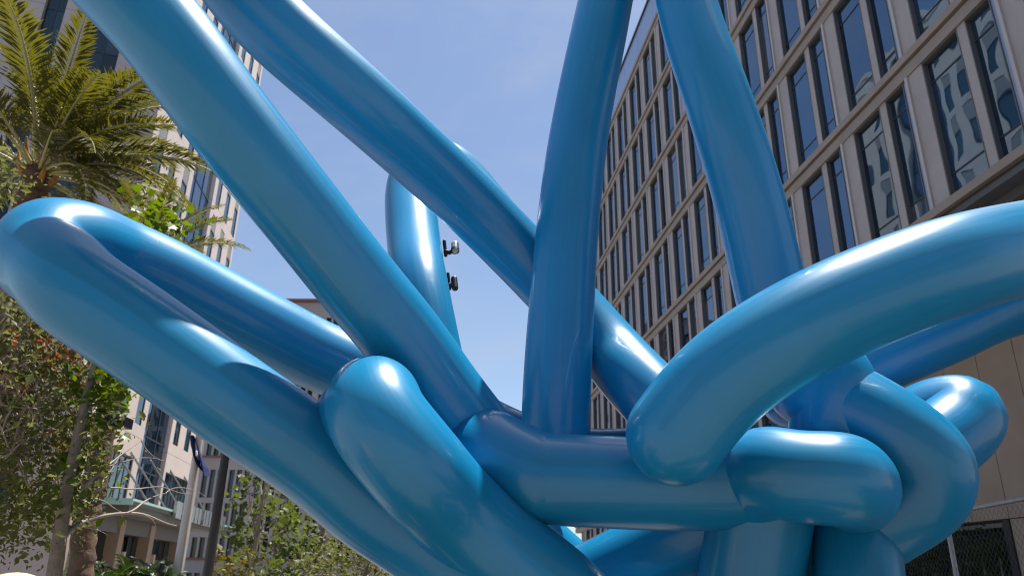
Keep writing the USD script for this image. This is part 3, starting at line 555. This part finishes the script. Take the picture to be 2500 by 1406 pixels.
part(t, 'rust_foliage', leaf_cloud(rb, 0.13, 300, 0.07, DIAMOND, rng, 0.0), M['leaf_rust'], kind='stuff')
for _ in range(44):
    a = at_depth(rng.uniform(-60, 40), rng.uniform(760, 1180), D0 - 0.2); b_ = at_depth(rng.uniform(60, 215), rng.uniform(760, 1250), D0 - rng.uniform(0.2, 0.9))
    limbs(t, a, [b_], 0.016, M['twig'], rng, 'branch', 0.2)
limbs(t, at_depth(-20, 1000, D0), [at_depth(80, 720, D0), at_depth(-90, 700, D0), at_depth(120, 880, D0 - .4)], 0.06, M['bark'], rng)

# slender sycamore in front of it
rng = np.random.default_rng(33); D1 = 8.6
syc_px = [(131, 1420), (143, 1330), (157, 1235), (178, 1120), (206, 990), (242, 860), (300, 700), (372, 560)]
pts = [at_depth(x, y, D1) for x, y in syc_px]; foot = pts[0].copy(); foot[2] = 0
t = thing('slender_sycamore', foot, 'slender sycamore with a leaning mottled trunk, bare lower branches and lime green tufts', 'tree')
part(t, 'trunk', sweep([foot] + pts, [0.085] + list(np.linspace(0.072, 0.02, len(pts))), 12, 0.1), M['bark'], 50)
def px_branch(pxs, r0, d, mat_=None):
    part(t, 'branch', sweep([at_depth(x, y, d + k * 0.12) for k, (x, y) in enumerate(pxs)], np.linspace(r0, r0 * 0.25, len(pxs)), 7, 0.06), mat_ or M['twig'], 50)
for pxs, r0 in (([(158, 1308), (185, 1283), (215, 1268), (260, 1257), (310, 1252), (350, 1255), (385, 1268), (430, 1283)], 0.026), ([(310, 1252), (335, 1238), (352, 1224), (375, 1212), (405, 1203)], 0.013),
                ([(175, 1225), (200, 1219), (240, 1218), (268, 1232), (300, 1251)], 0.013), ([(200, 1195), (230, 1165), (258, 1140), (280, 1122), (310, 1100), (345, 1075)], 0.016),
                ([(240, 1190), (262, 1160), (285, 1125), (296, 1100)], 0.010), ([(225, 1200), (280, 1190), (330, 1193), (390, 1188), (420, 1196), (470, 1205)], 0.010),
                ([(258, 1140), (300, 1127), (340, 1118), (390, 1120)], 0.007), ([(345, 1075), (360, 1100), (385, 1120), (400, 1122)], 0.006), ([(190, 1285), (230, 1290), (262, 1305)], 0.010),
                ([(350, 1255), (372, 1268), (382, 1290)], 0.006), ([(405, 1203), (430, 1190), (470, 1195), (500, 1210)], 0.006), ([(205, 1000), (235, 980), (262, 955)], 0.016), ([(190, 1080), (165, 1060), (140, 1050)], 0.012)):
    px_branch(pxs, r0, D1)
tuft = [(240, 945, 60), (255, 925, 40), (230, 985, 34), (265, 960, 28), (270, 1025, 12), (245, 1060, 8), (190, 1030, 16), (200, 1090, 8), (255, 1118, 8), (135, 1140, 5), (195, 1110, 8), (180, 1210, 16), (195, 1235, 10), (165, 1240, 8), (200, 1270, 4), (370, 540, 50), (400, 555, 50), (430, 580, 22), (350, 530, 20), (380, 525, 24), (290, 920, 14), (215, 930, 20), (150, 1200, 8)]
C = np.vstack([at_depth(x, y, D1 + 0.1) + rng.normal(size=(n, 3)) * (0.10 + 0.0016 * n) for x, y, n in tuft])
part(t, 'foliage', scatter(*LOBED, C, rand_rot(len(C), rng, 0.5), rng.uniform(0.06, 0.115, len(C))), M['leaf_syc'], kind='stuff')

# street trees further down the plaza
def street_tree(px, dist, htop, spread, seed, label, leaf, n, r=0.09, size=0.135, tmpl=LOBED, cy=None):
    rng = np.random.default_rng(seed); f = at_depth(px, 1406, dist); f[2] = 0; z0 = htop * 0.42
    t = thing('street_tree', f, label, 'tree')
    top = f + [0.15 * spread, 0, htop]
    part(t, 'trunk', sweep([f, f + [0.04, 0, z0], f + [0.1 * spread, 0, htop * 0.72], top], [r, r * 0.8, r * 0.5, r * 0.15], 9, 0.2), M['bark'], 50)
    bl = []
    for _ in range(34):
        a = rng.uniform(0, 2 * math.pi); q = math.sqrt(rng.uniform()) * spread; h = rng.uniform(z0 * 0.75, htop); q *= 0.35 + 0.65 * math.sin(math.pi * min(1, max(0.05, (h - z0 * 0.6) / (htop - z0 * 0.6))))
        bl.append(f + [q * math.sin(a), q * math.cos(a), h])
    for b_ in bl[:14]: limbs(t, f + (top - f) * rng.uniform(0.35, 0.8), [b_], r * 0.28, M['twig'], rng)
    part(t, 'foliage', leaf_cloud(np.array(bl), 0.24 * spread ** 0.6, n, size, tmpl, rng), leaf, kind='stuff'); return t
street_tree(608, 21, 4.4, 0.8, 41, 'young sycamore with pale trunk in front of the apartment block', M['leaf_far'], 420)
street_tree(668, 25, 4.3, 1.05, 42, 'shaded street tree with thin trunk right of the young sycamore', M['leaf_far'], 520, 0.1)
street_tree(765, 23, 3.5, 1.3, 43, 'leafy street tree close beside the lower edge of the blue tube', M['leaf_far'], 800)
street_tree(880, 19, 2.7, 1.5, 44, 'low dark leaved tree with reddish stems under the blue tube', M['leaf_mix'], 3200, 0.08, 0.10, DIAMOND)
def shrub(name, px, dist, h, w, n, size, leaf, seed, label, tmpl=DIAMOND, cat='shrub'):
    rng = np.random.default_rng(seed); f = at_depth(px, 1406, dist); f[2] = 0; t = thing(name, f, label, cat)
    bl = np.array([f + [rng.uniform(-w, w), rng.uniform(-w, w) * 0.7, h * rng.uniform(0.15, 1.0)] for _ in range(26)])
    bl[:, :2] = f[:2] + (bl[:, :2] - f[:2]) * (1.1 - 0.5 * (bl[:, 2:3] / h))
    for b_ in bl[:9]: limbs(t, f, [b_], 0.018, M['bark'], rng, 'stem')
    part(t, 'foliage', leaf_cloud(bl, 0.13 * w + 0.03, n, size, tmpl, rng), leaf, kind='stuff')
shrub('golden_shrub', 560, 17, 2.0, 0.55, 900, 0.10, M['leaf_gold'], 51, 'small golden leaved shrub beside the dark lamp post')
def cycad(px, dist, h, seed, label):
    rng = np.random.default_rng(seed); f = at_depth(px, 1406, dist); f[2] = 0; t = thing('cycad', f, label, 'shrub', None)
    part(t, 'trunk', sweep([f, f + [0, 0, h * 0.35]], [0.22, 0.2], 10, 0.1), M['bark_palm'], 50)
    for q in range(26):
        rib, lv = frond(f + [0, 0, h * 0.38], q * 2.4, math.radians(rng.uniform(15, 80)), h * rng.uniform(0.75, 1.0), math.radians(rng.uniform(40, 90)), rng, n=26, width=0.5, leaf=0.05)
        fr = part(t, 'frond', lv, M['cycad']); part(fr, 'rib', rib, M['rachis'], 40)
cycad(265, 24, 1.95, 61, 'green cycad just right of the slim palm trunk')
cycad(330, 25, 2.05, 62, 'green cycad between the two tan entrance piers')
cycad(392, 24, 1.9, 63, 'green cycad beside the foot of the flagpole')

# ------------------------------------------------------------------ flagpole, lamp post, boulder, fence
f0 = at_depth(432, 1406, 25); f0[2] = 0
fp = thing('flagpole', f0, 'pale painted flagpole in front of the courthouse canopy', 'flagpole')
part(fp, 'pole', sweep([f0, f0 + [0, 0, 9.3]], [0.16, 0.09], 16, 1.0), M['pole_pale'], 50)
part(fp, 'finial', trimesh.creation.icosphere(2, 0.13).apply_translation(f0 + [0, 0, 9.5]), M['pole_pale'], True)
part(fp, 'halyard', sweep([f0 + [0.18, -0.05, 1.2], f0 + [0.16, -0.04, 9.2]], 0.012, 5, 2), M['white'])
top = at_depth(477, 1062, 24.9); H = np.linalg.norm(at_depth(493, 1158, 24.9) - top)
gx, gz = np.meshgrid(np.linspace(0, 1, 14), np.linspace(0, 1, 22), indexing='ij')
w = 0.62 * (0.16 + 0.84 * np.clip(gz * 1.25, 0, 1) ** 0.8) * (1 - 0.25 * gz)
vx = gx * w - 0.10 * gz + 0.38 * gz ** 2 * (gx > -1); vy = 0.11 * np.sin(gx * 11 + gz * 2.5) * (0.4 + gz); vz = -gz * H * (0.62 + 0.38 * np.clip(gx * 1.6, 0, 1)) - 0.0 * gx
V = np.stack([top[0] - 0.14 + vx, top[1] + vy, top[2] + vz], -1).reshape(-1, 3)
idx = np.arange(14 * 22).reshape(14, 22); q = np.stack([idx[:-1, :-1], idx[1:, :-1], idx[1:, 1:], idx[:-1, 1:]], -1).reshape(-1, 4)
flg = thing('flag', top, 'dark blue flag hanging limp from the flagpole', 'flag')
part(flg, 'cloth', (V, np.vstack([q[:, [0, 1, 2]], q[:, [0, 2, 3]]])), M['flag'], True)
pe = at_depth(481, 1107, 24.6); part(flg, 'emblem', sweep([pe + [0, -0.06, 0.05], pe + [0.02, -0.06, -0.05]], 0.028, 10, 0.03), M['white'], True)
l0 = at_depth(506, 1406, 12.5); l0[2] = 0; lt = at_depth(553, 1075, 12.5); lt = np.array([l0[0], l0[1], lt[2]])
lp = thing('lamp_post', l0, 'slim dark bronze lamp post right of the flagpole', 'lamp post')
part(lp, 'pole', sweep([l0, lt], [0.082, 0.06], 16, 0.6), M['pole_dark'], 50)
part(lp, 'base', sweep([l0, l0 + [0, 0, 0.35]], [0.17, 0.12], 16, 0.2), M['pole_dark'], 50)
part(lp, 'lamp_head', box(lt[0] - 0.1, lt[0] + 0.5, lt[1] - 0.14, lt[1] + 0.14, lt[2] + 0.002, lt[2] + 0.12), M['pole_dark'])
bo = at_depth(78, 1397, 4.0)
ico = trimesh.creation.icosphere(4, 1.0); v = ico.vertices.copy(); v *= [0.42, 0.42, bo[2] / 2 + 0.05]; v += (meshkit.fbm(v * 1.3, 3)[:, None] - 0.5) * 0.16 * ico.vertices; v[:, 2] += bo[2] / 2 - 0.03
v[:, 2] += bo[2] - v[:, 2].max(); v[:, 0] += bo[0] - 0.06; v[:, 1] += bo[1]
solo('boulder', (v, ico.faces), M['boulder'], 'smooth pale sunlit boulder at the very bottom left corner', 'boulder', smooth=True)

def fence():
    az = math.radians(-4); u = np.array([math.sin(az), math.cos(az), 0]); nn = np.array([math.cos(az), -math.sin(az), 0])
    h = 2.35; p1 = at_z(2345, 1246, h); 
    f = Face([p1[0], p1[1], 0], u, -nn)
    q = at_z(2500, 1216, h); u2 = q - p1; u2[2] = 0; f.u = u2 / np.linalg.norm(u2); f.out = np.array([-f.u[1], f.u[0], 0])
    t = thing('chain_link_fence', p1 * [1, 1, 0], 'grey chain link fence on pipe posts behind the right end of the sculpture', 'fence')
    part(t, 'top_rail', sweep([f.P(-6, h, 0), f.P(9, h, 0)], 0.022, 10, 1.5), M['galv'], 50)
    sp = [f.hit(2322, 1330)[0] + 2.4 * k for k in range(-2, 4)]
    for a in sp: part(t, 'post', sweep([f.P(a, 0, 0), f.P(a, h + 0.03, 0)], 0.026, 10, 1.0), M['galv'], 50)
    ws = []
    for k in range(-110, 170):
        for sg in (1, -1):
            a = k * 0.085; b_ = a + sg * h
            lo, hi = max(-6, min(a, b_)), min(9, max(a, b_))
            if lo >= hi: continue
            za, zb = [(x - a) / (sg) for x in (lo, hi)]
            ws.append(sweep([f.P(lo, max(0.02, min(h, za)), 0.004 * sg), f.P(hi, max(0.02, min(h, zb)), 0.004 * sg)], 0.0014, 3, 9, cap=False))
    part(t, 'mesh', join(ws), M['wire'], kind='stuff'); return f
ff = fence()
rng = np.random.default_rng(77); 
hb = FR.P(20.5, 0, -3.0); t = thing('hedge', hb, 'tall dark hedge growing behind the chain link fence at the lower right', 'hedge')
bl = np.array([FR.P(rng.uniform(18.3, 23.2), rng.uniform(0.2, 2.75), rng.uniform(-3.6, -2.6)) for _ in range(150)])
part(t, 'foliage', leaf_cloud(bl, 0.2, 9000, 0.10, DIAMOND, rng, 0.2), M['leaf_dark'], kind='stuff')
for k in range(8): b_ = FR.P(18.4 + k * 0.62, 0, -3.1); part(t, 'stem', sweep([b_, b_ + [0.05, 0, 2.3]], [0.05, 0.02], 7, 0.3), M['bark'], 50)
